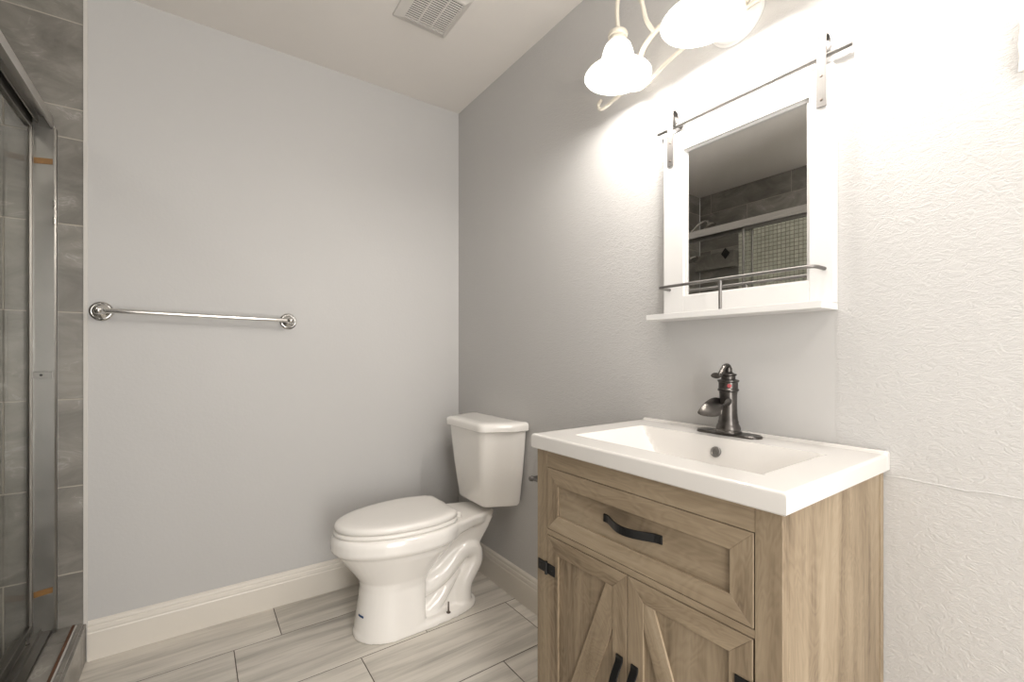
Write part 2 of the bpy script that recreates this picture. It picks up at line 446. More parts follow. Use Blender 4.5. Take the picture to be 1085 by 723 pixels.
# shower walls: tile slabs over grout
def tiled(name, ax, lo, hi, urange, zlines, joints, back, L=.62, g=.0012):
    """ax: normal axis; urange along the other horizontal axis; joints: one joint position per row"""
    mb = MB(); u0, u1 = urange; base = hi - (.0008 if hi > lo else -.0008)
    bb = [0] * 6; o = 1 if ax == 0 else 0
    bb[ax * 2], bb[ax * 2 + 1] = min(back, base), max(back, base); bb[o * 2], bb[o * 2 + 1] = u0, u1; bb[4], bb[5] = zlines[0], zlines[-1]
    mb.box(*bb, mi=1)
    for r in range(len(zlines) - 1):
        z0, z1 = zlines[r], zlines[r + 1]; j = joints[r % len(joints)]
        x = j + math.floor((u0 - j) / L) * L
        while x < u1:
            a, b = max(x, u0), min(x + L, u1)
            if b - a > .004: slab(mb, ax, lo, hi, a + g, b - g, z0 + g, z1 - g, .001)
            x += L
    o = link(name, mb.mesh(name, 0), [M['tile'], M['grout']]); o['kind'] = 'structure'; return o
ZB = [0.0, 0.013, 0.325, 0.634, 0.944, 1.254, 1.565, 1.872, 1.98, 2.289, CEIL]
tiled('wall_shower_head', 1, .03, 0.0, (XF, XS), ZB, [-2.10, -2.42], .12, L=.7, g=.0018)
ZF = [0.0, 0.32, 0.63, 0.94, 1.25, 1.56, 1.83, 1.97, 2.28, CEIL]
tiled('wall_shower_far', 0, XF - .03, XF, (YE, 0), ZF, [-.10, -.40], XF - .10)
tiled('wall_shower_end', 1, YE - .02, YE, (XF, XS), ZB, [-2.0, -1.7], YE - .10, L=.62)
# lighter horizontal ledge band and mosaic accent on the far wall
mb = MB()
y = -1.52; sz = .0262; gp = .0028
my0, my1 = -1.52, -.335
ny = int((my1 - my0) / (sz + gp)); nz = 40
mb.box(XF, XF + .003, my1 - ny * (sz + gp), my1, 2.085 - nz * (sz + gp), 2.085, 1)
for i in range(ny):
    for j in range(nz):
        yy = my1 - (i + 1) * (sz + gp); zz = 2.085 - (j + 1) * (sz + gp)
        slab(mb, 0, XF + .002, XF + .007, yy + gp / 2, yy + sz + gp / 2, zz + gp / 2, zz + sz + gp / 2, .002)
o = link('mosaic_panel', mb.mesh('mosaic_panel', 0), [M['mosaic'], M['fgrout']]); o['kind'] = 'structure'; o.name = 'trim_2'
mb = MB().box(XF - .01, XF + .06, -.33, 0.0, 1.80, 1.93, bevel=.004)
o = link('ledge', mb.mesh('ledge', 1e-5), [M['tile']]); o['kind'] = 'structure'; o.name = 'trim_3'

# shower pan and curb
struct(MB().box(XF, -1.70, YE, 0, -.03, .045, bevel=.004), 'floor_shower', M['pan'])
cb = MB()
cb.box(-1.70, XS - .002, YE, 0, -.02, .128, 1)
CX = [(-1.70, -1.606), (-1.600, -1.553), (-1.538, -1.524)]
for i, (a, b) in enumerate(CX):
    yy = 0.0 - (.0 if i != 1 else .0); L = .31
    off = [.17, .11, .31][i]; y1 = 0
    while y1 > YE:
        y0 = max(YE, y1 - (off if y1 == 0 else L))
        slab(cb, 2, .12, .138, a, b, y0 + .0012, y1 - .0012, .0012); y1 = y0
y1 = 0
while y1 > YE:
    y0 = max(YE, y1 - (.09 if y1 == 0 else .31)); slab(cb, 0, XS - .006, XS + .006, y0 + .0012, y1 - .0012, 0.002, .134, .001); y1 = y0
cb.box(-1.552, -1.545, YE, -.005, .12, .141, 2); cb.box(-1.544, -1.539, YE, -.005, .12, .139, 3)
o = link('trim_4', cb.mesh('curb', 0), [M['tile'], M['grout'], M['rust'], M['caulk']]); o['kind'] = 'structure'

# painted edge trim between tile and paint
struct(MB().box(-1.524, -1.512, -.004, .0, .0, CEIL, bevel=.0015), 'trim_5', M['caulk'])

# hairline plaster ridge running along the right wall beside the vanity
rg = MB(); rg.tube([(.0004, -1.888 - i * .03, .8465 + .0016 * math.sin(i * 1.3) + .0011 * math.sin(i * 2.9) + i * .0002) for i in range(50)], .0018, 8)
struct(rg, 'trim_6', M['paint'])

# baseboards (profiled)
def base_prof(): return [(0, 0), (.015, 0), (.015, .097), (.013, .102), (.0135, .108), (.012, .118), (.009, .122), (.0095, .127), (.008, .134), (.003, .139), (0, .1405)]
pr = [(-d, z) for d, z in base_prof()]
bm = MB(); bm.prism(pr, 0, -1.512, -.0, 0)     # (y,z) extruded along x
struct(bm, 'baseboard_back', M['trim'])
bm = MB()
bm.prism([(-d, z) for d, z in base_prof()], 1, YF, -.0, 0)
struct(bm, 'baseboard_right', M['trim'])
bm = MB(); bm.prism([(XS + d, z) for d, z in base_prof()], 1, YF, YE - .10, 0)
struct(bm, 'baseboard_left', M['trim'])
bm = MB(); bm.box(-.58, -.015, YF, YF + .014, 0, .14, bevel=.003); struct(bm, 'baseboard_front', M['trim'])

# ------------------------------------------------------------------ shower door (header, jamb, track, sliding glass)
sd = empty('sliding_shower_door', (-1.63, -.78, .138), 'framed sliding glass shower door with metal header and wall jamb standing on the tiled curb at left', 'shower door')
hd = MB()
# header: C profile open at the bottom, with stepped face
hp = [(-1.598, 1.892), (-1.598, 1.905), (-1.601, 1.910), (-1.601, 1.928), (-1.604, 1.938), (-1.668, 1.938), (-1.672, 1.930), (-1.672, 1.885), (-1.668, 1.885), (-1.668, 1.930), (-1.640, 1.930), (-1.640, 1.900), (-1.637, 1.900), (-1.637, 1.930), (-1.605, 1.930), (-1.605, 1.892)]
hd.prism(hp, 1, YE + .001, -.001, 0); hd.obj('header', M['alu_l'], sd)
jb = MB()
# wall jamb: channel face turned to the room, flanges front and back
for ys in (0,):
    jb.prism([(-1.590, -.001), (-1.590, -.020), (-1.594, -.022), (-1.598, -.022), (-1.598, -.009), (-1.648, -.009), (-1.648, -.026), (-1.653, -.028), (-1.659, -.026), (-1.659, -.001)], 2, .139, 1.890, 0)
jb.obj('wall_jamb', M['alu'], sd)
jb = MB(); jb.prism([(-1.590, YE + .001), (-1.590, YE + .02), (-1.598, YE + .022), (-1.598, YE + .009), (-1.648, YE + .009), (-1.648, YE + .026), (-1.659, YE + .026), (-1.659, YE + .001)], 2, .139, 1.890, 0)
jb.obj('wall_jamb', M['alu'], sd)
tk = MB(); tk.prism([(-1.604, .1385), (-1.604, .146), (-1.626, .146), (-1.628, .158), (-1.631, .158), (-1.633, .146), (-1.650, .146), (-1.652, .160), (-1.655, .160), (-1.657, .146), (-1.672, .143), (-1.672, .1385)], 1, YE + .001, -.001, 0)
tk.obj('bottom_track', M['alu'], sd)
for z in (1.775, .285):
    MB().prism([(-1.599, z - .010), (-1.599, z + .010), (-1.647, z + .004), (-1.647, z - .016)], 1, -.0105, -.0095, 0).obj('adhesive_mark', M['amber'], sd)['label'] = 'amber adhesive mark'
cl = MB(); cl.box(-1.656, -1.602, -.020, -.009, 1.022, 1.044, bevel=.001); c_o = cl.obj('bumper_clip', M['alu'], sd)
MB().lathe([(0, 0), (.004, 0), (.004, .002), (0, .002)], (-1.627, -.020, 1.033), (0, -1, 0), 12).obj('screw', M['dark'], c_o)
def door_panel(y0, y1, xc):
    z0, z1 = .162, 1.915; fw = .022; th = .006
    fr = MB()
    fr.prism([(y0, z0), (y1, z0), (y1 - .012, z0 + fw), (y0 + .012, z0 + fw)], 0, xc - th, xc + th, 0, .001)
    fr.prism([(y0, z1), (y1, z1), (y1 - .012, z1 - fw - .018), (y0 + .012, z1 - fw - .018)], 0, xc - th, xc + th, 0, .001)
    for a, b in ((y0, y0 + .012), (y1, y1 - .012)):
        fr.prism([(a, z0), (a, z1), (b, z1 - fw), (b, z0 + fw)], 0, xc - th, xc + th, 0, .001)
    f = fr.obj('door_frame', M['alu'], sd)
    MB().box(xc - .0025, xc + .0025, y0 + .010, y1 - .010, z0 + .02, z1 - .035).obj('glass_pane', M['glass'], sd)
door_panel(-.80, -.012, -1.655)
door_panel(-1.545, -.752, -1.620)
tb = MB(); tb.tube([(-1.70, -1.50, 1.555), (-1.70, -.36, 1.555)], .008, 12)
for yy in (-1.50, -.36): tb.tube([(-1.656, yy, 1.555), (-1.70, yy, 1.555)], .006, 10)
tb.obj('towel_rail', M['chrome'], sd, smooth=40)

# shower head, hand shower and hose (seen in the mirror)
sh = empty('shower_head', (-2.10, 0, 2.03), 'chrome shower head on a bent arm high on the tiled shower wall', 'shower head')
p = spline([(-2.10, 0, 2.02), (-2.11, -.05, 2.06), (-2.12, -.12, 2.13), (-2.13, -.18, 2.155), (-2.13, -.21, 2.145)], 6)
MB().tube(p, .009, 12).lathe([(0, 0), (.026, 0), (.022, -.006), (0, -.007)], (-2.10, -.001, 2.02), (0, 1, 0), 20).obj('arm', M['chrome'], sh, smooth=40)
MB().lathe([(0, 0), (.013, 0), (.016, .02), (.045, .045), (.047, .055), (.0, .056)], (-2.13, -.205, 2.152), (-.1, -.45, -1), 24).obj('spray_head', M['chrome'], sh, smooth=40)
hs = empty('hand_shower', (-2.07, 0, 1.87), 'chrome hand shower with white hose hanging below the fixed shower head', 'hand shower')
MB().tube([(-2.06, -.02, 1.82), (-2.06, -.12, 1.88)], .01, 12).lathe([(0, 0), (.014, 0), (.042, .03), (.042, .04), (0, .041)], (-2.06, -.11, 1.885), (0, -.5, -1), 20).obj('handset', M['chrome'], hs, smooth=40)
MB().tube(spline([(-2.06, -.02, 1.82), (-2.08, -.03, 1.7), (-2.16, -.04, 1.5), (-2.22, -.05, 1.2), (-2.16, -.06, .9), (-2.05, -.04, .85), (-2.02, -.02, 1.1), (-2.04, -.005, 1.25)], 8), .006, 8).obj('hose', M['white'], hs, smooth=40)
MB().box(-2.075, -2.045, -.03, 0, 1.80, 1.84, bevel=.004).obj('bracket', M['chrome'], hs)
dm = MB().prism([(-.26, 1.865), (-.225, 1.91), (-.26, 1.955), (-.295, 1.91)], 0, XF + .06, XF + .066, 0, .001)
tag(dm.obj('diamond_accent_tile', M['black']), 'small black diamond shaped accent tile on the shower wall ledge', 'tile')

# ------------------------------------------------------------------ exhaust vent on the ceiling
vt = empty('ceiling_vent', (-.451, -.625, CEIL), 'square white slotted exhaust vent cover on the ceiling', 'vent')
vx0, vx1, vy0, vy1 = -.563, -.339, -.752, -.500
fr = MB()
def pyr_frame(mb, z0, z1, a, b):   # sloped frame: outer rectangle at z0, inner at z1
    (ax0, ax1, ay0, ay1), (bx0, bx1, by0, by1) = a, b
    A = [(ax0, ay0, z0), (ax1, ay0, z0), (ax1, ay1, z0), (ax0, ay1, z0)]; B = [(bx0, by0, z1), (bx1, by0, z1), (bx1, by1, z1), (bx0, by1, z1)]
    A2 = [(x, y, CEIL - .0005) for x, y, z in A]; B2 = [(x, y, CEIL - .0005) for x, y, z in B]
    mb.add(A2 + A + B + B2, [(i, (i + 1) % 4, 4 + (i + 1) % 4, 4 + i) for i in range(4)] + [(4 + i, 4 + (i + 1) % 4, 8 + (i + 1) % 4, 8 + i) for i in range(4)] + [(8 + i, 8 + (i + 1) % 4, 12 + (i + 1) % 4, 12 + i) for i in range(4)])
gx0, gx1, gy0, gy1 = -.528, -.360, -.722, -.530
pyr_frame(fr, CEIL - .006, CEIL - .016, (vx0, vx1, vy0, vy1), (gx0, gx1, gy0, gy1))
fr.obj('vent_frame', M['vent'], vt)
MB().box(gx0, gx1, gy0, gy1, CEIL - .003, CEIL - .001).obj('dark_backing', M['dark'], vt)
n = 17; pitch = (gy1 - gy0) / n; sl = MB()
for i in range(n):
    yy = gy0 + (i + .5) * pitch; sl.box(gx0 - .001, gx1 + .001, yy - pitch * .27, yy + pitch * .27, CEIL - .0155, CEIL - .0125, bevel=.0006, seg=1)
for xx in (gx0 + (gx1 - gx0) / 3, gx0 + 2 * (gx1 - gx0) / 3): sl.box(xx - .0022, xx + .0022, gy0, gy1, CEIL - .0150, CEIL - .010)
sl.obj('slats', M['vent'], vt)

# ------------------------------------------------------------------ towel bar on the back wall
tw = empty('towel_bar', (-1.165, 0, 1.258), 'long chrome towel bar with round mounts on the grey back wall', 'towel bar')
for xx, zz in ((-1.475, 1.2615), (-.857, 1.2505)):
    r = MB(); r.lathe([(0, 0), (.034, 0), (.0345, .004), (.030, .008), (.0275, .007), (.026, .011), (.020, .014), (.013, .018), (.0105, .025), (.0105, .048), (.014, .052), (.016, .060), (.0155, .068), (.012, .075), (.006, .079), (0, .080)], (xx, -.0005, zz), (0, -1, 0), 32)
    r.obj('mount', M['chrome'], tw, smooth=50)
MB().tube([(-1.475, -.064, 1.2615), (-.857, -.064, 1.2505)], .0085, 16).obj('bar', M['chrome'], tw, smooth=40)

# ------------------------------------------------------------------ toilet
CY = -.424
def egg(z, xf, xb, hw, n=48, sq=2.0, sqb=2.6, cy=CY, mid=None):
    """closed outline: elliptic front, squarer back"""
    pts = []; xm = mid if mid is not None else xb + (xf - xb) * .42
    for k in range(n):
        t = 2 * math.pi * k / n; c, s = math.cos(t), math.sin(t)
        if c >= 0: e = 2 / sq; L = xf - xm
        else: e = 2 / sqb; L = xb - xm
        x = xm + L * abs(c) ** e; y = cy + hw * (1 if s >= 0 else -1) * abs(s) ** (e)
        pts.append((x, y, z))
    return pts
tl = empty('toilet', (-.42, CY, 0), 'white two-piece toilet with closed lid standing in the back corner', 'toilet')
b = MB()
S = [(0.0, -.692, -.425, .124, 5), (.05, -.684, -.425, .120, 6), (.13, -.671, -.425, .114, 6), (.185, -.664, -.42, .112, 5), (.215, -.669, -.40, .118, 3.4), (.245, -.689, -.37, .132, 2.8), (.28, -.714, -.33, .149, 2.6), (.315, -.740, -.29, .166, 2.5), (.337, -.756, -.28, .173, 2.5), (.346, -.768, -.26, .184, 2.5), (.356, -.775, -.26, .190, 2.5), (.390, -.775, -.25, .191, 2.5), (.405, -.770, -.25, .187, 2.5), (.411, -.760, -.25, .178, 2.5)]
b.loft([egg(z, xf, xb, hw, sqb=q, mid=max(-.54, (xf + xb) / 2) if z < .2 else None) for z, xf, xb, hw, q in S])
# deck to the tank
def deck(z, xr, w1, w2): return [(-.46, CY + .188, z), (-.40, CY + .178, z), (-.33, CY + .155, z), (-.25, CY + w1 + .01, z), (-.20, CY + w1 - .01, z), (-.165, CY + w1 - .014, z), (xr, CY + w2, z), (xr, CY - w2, z), (-.165, CY - w1 + .014, z), (-.20, CY - w1 + .01, z), (-.25, CY - w1 - .01, z), (-.33, CY - .155, z), (-.40, CY - .178, z), (-.46, CY - .188, z)]
b.loft([deck(.352, -.10, .10, .055), deck(.365, -.088, .112, .066), deck(.398, -.085, .118, .070), deck(.405, -.09, .112, .066)])
# foot plate
def foot(z, o): return egg(z, -.693 + o, -.165 - o, .124 - o, sq=2.2, sqb=3.4, mid=-.46)
def foot2(z, o):
    pts = []
    for (x, y, zz) in foot(z, o):
        t = max(0, min(1, (x + .46) / .31)); pts.append((x, CY + (y - CY) * (1 - .12 * t), zz))
    return pts
b.loft([foot2(0, 0), foot2(.022, .001), foot2(.03, .008)])
# spine behind the bowl
def spine(z, x0, x1, h): return [(x0, CY - h, z), (x1 - .02, CY - h, z), (x1, CY - h * .6, z), (x1, CY + h * .6, z), (x1 - .02, CY + h, z), (x0, CY + h, z)]
b.loft([spine(0.01, -.50, -.18, .06), spine(.12, -.50, -.185, .055), spine(.2, -.5, -.165, .055), spine(.27, -.5, -.135, .065), spine(.33, -.48, -.105, .08), spine(.38, -.46, -.085, .09)])
for sg in (-1, 1):
    yo = CY + sg * .050
    trap = spline([(-.48, yo, .15), (-.43, yo, .140), (-.380, yo, .150), (-.325, yo, .180), (-.275, yo, .225), (-.225, yo, .252), (-.185, yo, .235), (-.180, yo, .190), (-.205, yo, .150), (-.232, yo, .105), (-.238, yo, .05), (-.235, yo, .01)], 6)
    b.tube(trap, [.040] * len(trap), 16)
    lobe = spline([(-.42, yo - sg * .004, .02), (-.36, yo - sg * .004, .06), (-.310, yo - sg * .004, .12), (-.262, yo - sg * .01, .175)], 5)
    b.tube(lobe, [.036 - .012 * (i / len(lobe)) for i in range(len(lobe))], 14)
me = b.mesh('bowl', 0)
bowl = link('bowl', me, M['porcelain'], tl)
rm = bowl.modifiers.new('r', 'REMESH'); rm.mode = 'VOXEL'; rm.voxel_size = .005; rm.use_smooth_shade = True
sm = bowl.modifiers.new('s', 'SMOOTH'); sm.iterations = 5; sm.factor = .5
# seat ring and lid
def lid_out(z, xf, xb, hw):
    """elongated lid: elliptic front, sides drawing in to a straight cut back"""
    xm = -.46; P = []
    for k in range(41):
        t = math.pi / 2 - math.pi * k / 40; P.append((xm + (xf - xm) * abs(math.cos(t)) ** 1.0, CY + hw * math.sin(t), z))
    side = []
    for k in range(1, 8):
        t = k / 8; side.append((xm + (xb - xm) * t, hw * (1 - .24 * t * t)))
    hb = hw * .76; side += [(xb - .016, hb * 1.01), (xb - .005, hb * .96), (xb, hb * .88), (xb + .001, hb * .4)]
    return P + [(x, CY - y, z) for x, y in side] + [(x, CY + y, z) for x, y in side[::-1]]
def slab_egg(levels): return [lid_out(z, xf, xb, hw) for z, xf, xb, hw in levels]
st = MB().loft(slab_egg([(.4115, -.762, -.298, .170), (.4145, -.766, -.296, .174), (.4225, -.766, -.296, .174), (.4265, -.762, -.298, .170)]))
st.obj('seat', M['seatp'], tl, smooth='full')
lv = [(.4290, -.756, -.300, .167), (.4320, -.761, -.298, .171), (.4450, -.761, -.298, .171), (.4515, -.756, -.302, .168), (.4555, -.744, -.310, .158), (.4580, -.712, -.33, .135), (.4585, -.62, -.40, .07)]
MB().loft(slab_egg(lv)).obj('lid', M['seatp'], tl, smooth='full')
for s_ in (-1, 1):
    MB().box(-.300, -.268, CY + s_ * .075 - .02, CY + s_ * .075 + .02, .408, .432, bevel=.006, seg=3).obj('hinge', M['seatp'], tl, smooth=40)
def fillet(P, radii, n=5):
    out = []; m = len(P)
    for i in range(m):
        p = Vector(P[i]); a = Vector(P[i - 1]) - p; c_ = Vector(P[(i + 1) % m]) - p; r_ = radii[i]
        q0 = p + a.normalized() * min(r_, a.length * .49); q1 = p + c_.normalized() * min(r_, c_.length * .49)
        for j in range(n + 1):
            t = j / n; out.append(q0 * (1 - t) ** 2 + p * 2 * t * (1 - t) + q1 * t * t)
    return out
TY = -.424
def tank_out(z, xb, xf, hw, ch=.072, cx=.135, bow=.0, rr=.024):
    P = [(xb, hw), (xf + cx, hw), (xf, hw - ch), (xf, -hw + ch), (xf + cx, -hw), (xb, -hw)]
    return [(p[0], TY + p[1], z) for p in fillet([(a, c_, 0) for a, c_ in P], [.012, rr, rr, rr, rr, .012])]
tk = MB().loft([tank_out(.432, -.03, -.150, .156, .05, .10), tank_out(.435, -.020, -.165, .172, .06, .12), tank_out(.446, -.014, -.172, .178, .065, .125), tank_out(.60, -.012, -.190, .200), tank_out(.772, -.010, -.203, .218)])
tk.obj('tank', M['porcelain'], tl, smooth=30)
ld = MB().loft([tank_out(.770, -.008, -.210, .225), tank_out(.773, -.004, -.215, .230), tank_out(.796, -.004, -.216, .231), tank_out(.804, -.006, -.213, .228), tank_out(.8085, -.012, -.204, .219), tank_out(.8095, -.04, -.16, .17, .05, .09)])
ld.obj('tank_lid', M['porcelain'], tl, smooth=50)
bo = MB().lathe([(0, 0), (.009, 0), (.009, .003), (.0035, .005), (.003, .045), (0, .046)], (-.333, CY - .104, .028), (0, 0, 1), 12)
bo.obj('floor_bolt', M['steel'], tl, smooth=40)
MB().lathe([(0, 0), (.009, 0), (.009, .003), (.0035, .005), (.003, .045), (0, .046)], (-.333, CY + .104, .028), (0, 0, 1), 12).obj('floor_bolt', M['steel'], tl, smooth=40)
# small strip of blue tape wrapped on the front of the pedestal
tp = []
for z in (.088, .096):
    ring = egg(z, -.6775, -.425, .118, n=96, sqb=6, mid=-.54); tp.append([p for p in ring if p[0] < -.664 and p[1] < CY - .012][:])
nn = min(len(tp[0]), len(tp[1])); q = MB()
fs = [(i, i + 1, nn + i + 1, nn + i) for i in range(nn - 1)]
q.add([(x - .0008, y - .001, z) for x, y, z in tp[0][:nn]] + [(x - .0008, y - .001, z) for x, y, z in tp[1][:nn]], fs); tpo = q.obj('blue_tape', M['rubber'], tl)
sm = tpo.modifiers.new('s', 'SOLIDIFY'); sm.thickness = .001

# ------------------------------------------------------------------ vanity cabinet
VX, VY0, VY1 = -.455, -1.276, -1.884     # front plane, left side, right side
ZT = .8585
vn = empty('vanity_cabinet', (-.23, -1.58, 0), 'oak-look bathroom vanity cabinet with drawer and barn style doors against the textured wall', 'cabinet')
c = MB()
c.box(VX + .022, -.022, VY1, VY1 + .016, .0, ZT, 0, .001)      # right side panel
c.box(VX + .022, -.022, VY0 - .016, VY0, .0, ZT, 0, .001)
c.box(-.022, -.003, VY1 - .0015, VY1 + .02, 0, ZT, 0, .001); c.box(-.022, -.003, VY0 - .02, VY0 + .0015, 0, ZT, 0, .001)
c.box(VX + .03, -.02, VY1 + .016, VY0 - .016, .10, .12, 0)
c.box(-.02, -.012, VY1 + .016, VY0 - .016, .10, ZT, 0)
c.obj('carcass', M['woodx'], vn)
ff = MB()
SL, SR = -1.317, -1.8415
ff.box(VX, VX + .022, SL, VY0, .0, ZT, 0, .0008, 1); ff.box(VX, VX + .022, VY1, SR, .0, ZT, 0, .0008, 1)
ff.box(VX + .0005, VX + .022, SR, SL, .8155, ZT, 1); ff.box(VX + .0005, VX + .022, SR, SL, .6425, .6565, 1); ff.box(VX + .0005, VX + .022, SR, SL, .05, .10, 1)
ff.obj('face_frame', [M['woodz'], M['woody']], vn, merge=0)
DG = .0018
def mitre(mb, y0, y1, z0, z1, w, xf, xb, mz, my):
    """mitred frame around rectangle; y0<y1"""
    mb.prism([(y0, z0), (y1, z0), (y1 - w, z0 + w), (y0 + w, z0 + w)], 0, xf, xb, my, .0006)
    mb.prism([(y0, z1), (y0 + w, z1 - w), (y1 - w, z1 - w), (y1, z1)], 0, xf, xb, my, .0006)
    mb.prism([(y0, z0), (y0 + w, z0 + w), (y0 + w, z1 - w), (y0, z1)], 0, xf, xb, mz, .0006)
    mb.prism([(y1, z0), (y1, z1), (y1 - w, z1 - w), (y1 - w, z0 + w)], 0, xf, xb, mz, .0006)
def pull(name, parent, p0, p1, out, r=.006, w=.009):
    """arched flat strap pull with foot pads"""
    p0, p1 = Vector(p0), Vector(p1); d = (p1 - p0).normalized(); side = Vector((1, 0, 0)).cross(d); n = 20; A = []; L = (p1 - p0).length
    prof = []
    for i in range(n + 1):
        t = i / n; e = min(t, 1 - t) * 2
        h = .0035 + out * (math.sin(math.pi * min(1, max(0, (e - .14) / .86)) / 2) ** 1.2 if e > .14 else 0)
        prof.append((p0 + d * L * t, h))
    vs = []; fs = []
    for p, h in prof:
        for th, sd_ in ((h, -w), (h, w), (h - .0048, w), (h - .0048, -w)):
            vs.append(p + Vector((-th, 0, 0)) + side * sd_ * (1.0))
    for i in range(n):
        for k in range(4): fs.append((i * 4 + k, i * 4 + (k + 1) % 4, i * 4 + 4 + (k + 1) % 4, i * 4 + 4 + k))
    fs += [(0, 1, 2, 3), (n * 4 + 3, n * 4 + 2, n * 4 + 1, n * 4)]
    m = MB().add(vs, fs)
    o = m.obj(name, M['black'], parent); bv = o.modifiers.new('b', 'BEVEL'); bv.width = .0015; bv.segments = 2
    return o
# drawer
dr = MB(); y0, y1, z0, z1 = SR + DG, SL - DG, .6585, .8140
mitre(dr, y0, y1, z0, z1, .040, VX - .001, VX + .020, 1, 0)
dr.box(VX + .004, VX + .018, y0 + .03, y1 - .03, z0 + .03, z1 - .03, 2)
dro = dr.obj('drawer', [M['woody'], M['woodz'], M['panely']], vn, merge=0)
pull('handle', dro, (VX + .0045, -1.509, .741), (VX + .0045, -1.663, .741), .026)
# doors
ZD0, ZD1 = .102, .6405; YC = -1.5792
def door(y0, y1, flip):
    d_ = MB(); w_ = .040
    mitre(d_, y0, y1, ZD0, ZD1, w_, VX - .001, VX + .020, 1, 0)
    d_.box(VX + .0045, VX + .018, y0 + .03, y1 - .03, ZD0 + .03, ZD1 - .03, 2)
    iy0, iy1, iz0, iz1 = y0 + w_, y1 - w_, ZD0 + w_, ZD1 - w_
    bw = .042
    if not flip: P = [(iy0, iz1), (iy0 + bw * .1, iz1), (iy1, iz0 + .03), (iy1, iz0), (iy1 - bw, iz0), (iy0, iz1 - .10)]; P = [(iy0, iz1), (iy0 + .020, iz1), (iy1, iz0 + .05), (iy1, iz0), (iy1 - .04, iz0), (iy0, iz1 - .09)]
    if flip: P = [(iy1, iz1), (iy1 - .024, iz1), (iy0, iz0 + .05), (iy0, iz0), (iy0 + .03, iz0), (iy1, iz1 - .05)]
    d_.prism(P, 0, VX - .0002, VX + .012, 3, .0005)
    return d_.obj('door', [M['woody'], M['woodz'], M['panel'], M['woodd1'] if flip else M['woodd2']], vn, merge=0)
dl = door(YC + .001, SL - DG, False)      # far (left in the photo)
drr = door(SR + .0032, YC - .001, True)
pull('handle', dl, (VX - .001, YC + .020, .463), (VX - .001, YC + .020, .335), .024)
pull('handle', drr, (VX - .001, YC - .020, .463), (VX - .001, YC - .020, .335), .024)
def hinge(par, yc, z, s_):
    h_ = MB()
    h_.box(VX - .0035, VX - .0008, yc + s_ * .004, yc + s_ * .034, z - .0135, z + .0135, bevel=.001)
    h_.box(VX - .0035, VX - .0008, yc - s_ * .004, yc - s_ * .032, z - .0135, z + .0135, bevel=.001)
    h_.tube([(VX - .004, yc, z - .016), (VX - .004, yc, z + .016)], .0042, 10)
    o = h_.obj('hinge', M['black'], par, merge=0)
    for a in (-.022, .022): MB().lathe([(0, 0), (.0028, 0), (.002, .0014), (0, .0016)], (VX - .0034, yc + a, z), (-1, 0, 0), 10).obj('screw', M['black'], o)
for z in (.556, .170): hinge(dl, SL, z, 1)
for z in (.556, .170): hinge(drr, SR, z, -1)

# sink top
tp = empty('sink_top', (-.235, -1.582, ZT), 'white rectangular sink top with moulded basin lying on the oak vanity', 'sink')
SX0, SX1, SY0, SY1, TZ = -.470, -.0015, -1.8955, -1.269, .8956
def smooth01(t): t = max(0, min(1, t)); return t * t * (3 - 2 * t)
BX0, BX1, BY0, BY1, BD = -.392, -.122, -1.822, -1.350, .135
def top_z(x, y):
    z = TZ
    # raised back lip
    z += .006 * smooth01((x - (-.020)) / .006) - 0.0
    # basin: sloping sides left and right, steeper front and back
    a = (x - BX0) / .055; b_ = (BX1 - x) / .042; c_ = (y - BY0) / .13; d_ = (BY1 - y) / .13
    m = min(smooth01(a), smooth01(b_)) * min(1, max(0, c_)) ** 1.0 * min(1, max(0, d_)) ** 1.0 if min(a, b_, c_, d_) > 0 else 0
    k_ = min(smooth01(a), min(1, b_), min(1, max(0, c_)), min(1, max(0, d_))) if min(a, b_, c_, d_) > 0 else 0
    z -= BD * k_
    # rounded outer edges
    e = min(x - SX0, y - SY0, SY1 - y); R_ = .006
    if e < R_: z -= R_ - math.sqrt(max(0, R_ * R_ - (R_ - e) ** 2))
    return z
def axis_pts(a, b_, n, extra):
    P = [a + (b_ - a) * i / n for i in range(n + 1)] + extra; P = sorted(set(round(p, 5) for p in P)); return P
ex = [SX0 + .0006, SX0 + .002, SX0 + .004, SX0 + .006, -.020, -.0185, -.0165, -.014, BX0, BX1]
ey = [SY0 + .0006, SY0 + .002, SY0 + .004, SY0 + .006, SY1 - .0006, SY1 - .002, SY1 - .004, SY1 - .006, BY0, BY1, BY0 + .13, BY1 - .13]
XP = axis_pts(SX0, SX1, 90, ex); YP = axis_pts(SY0, SY1, 110, ey)
vs = [(x, y, top_z(x, y)) for x in XP for y in YP]; ny_ = len(YP); nx_ = len(XP); fs = []
for i in range(nx_ - 1):
    for j in range(ny_ - 1): fs.append((i * ny_ + j, (i + 1) * ny_ + j, (i + 1) * ny_ + j + 1, i * ny_ + j + 1))
per = [j for j in range(ny_)] + [i * ny_ + ny_ - 1 for i in range(1, nx_)] + [(nx_ - 1) * ny_ + j for j in range(ny_ - 2, -1, -1)] + [i * ny_ for i in range(nx_ - 2, 0, -1)]
base_i = len(vs); zb = ZT + .0005
low = [(vs[p][0], vs[p][1], zb + .003) for p in per]; low2 = [(vs[p][0] + (.003 if vs[p][0] < SX0 + .003 else 0), vs[p][1] + (.003 if vs[p][1] < SY0 + .003 else (-.003 if vs[p][1] > SY1 - .003 else 0)), zb) for p in per]
vs += low + low2; npn = len(per)
for i in range(npn):
    j = (i + 1) % npn; fs.append((per[i], per[j], base_i + j, base_i + i)); fs.append((base_i + i, base_i + j, base_i + npn + j, base_i + npn + i))
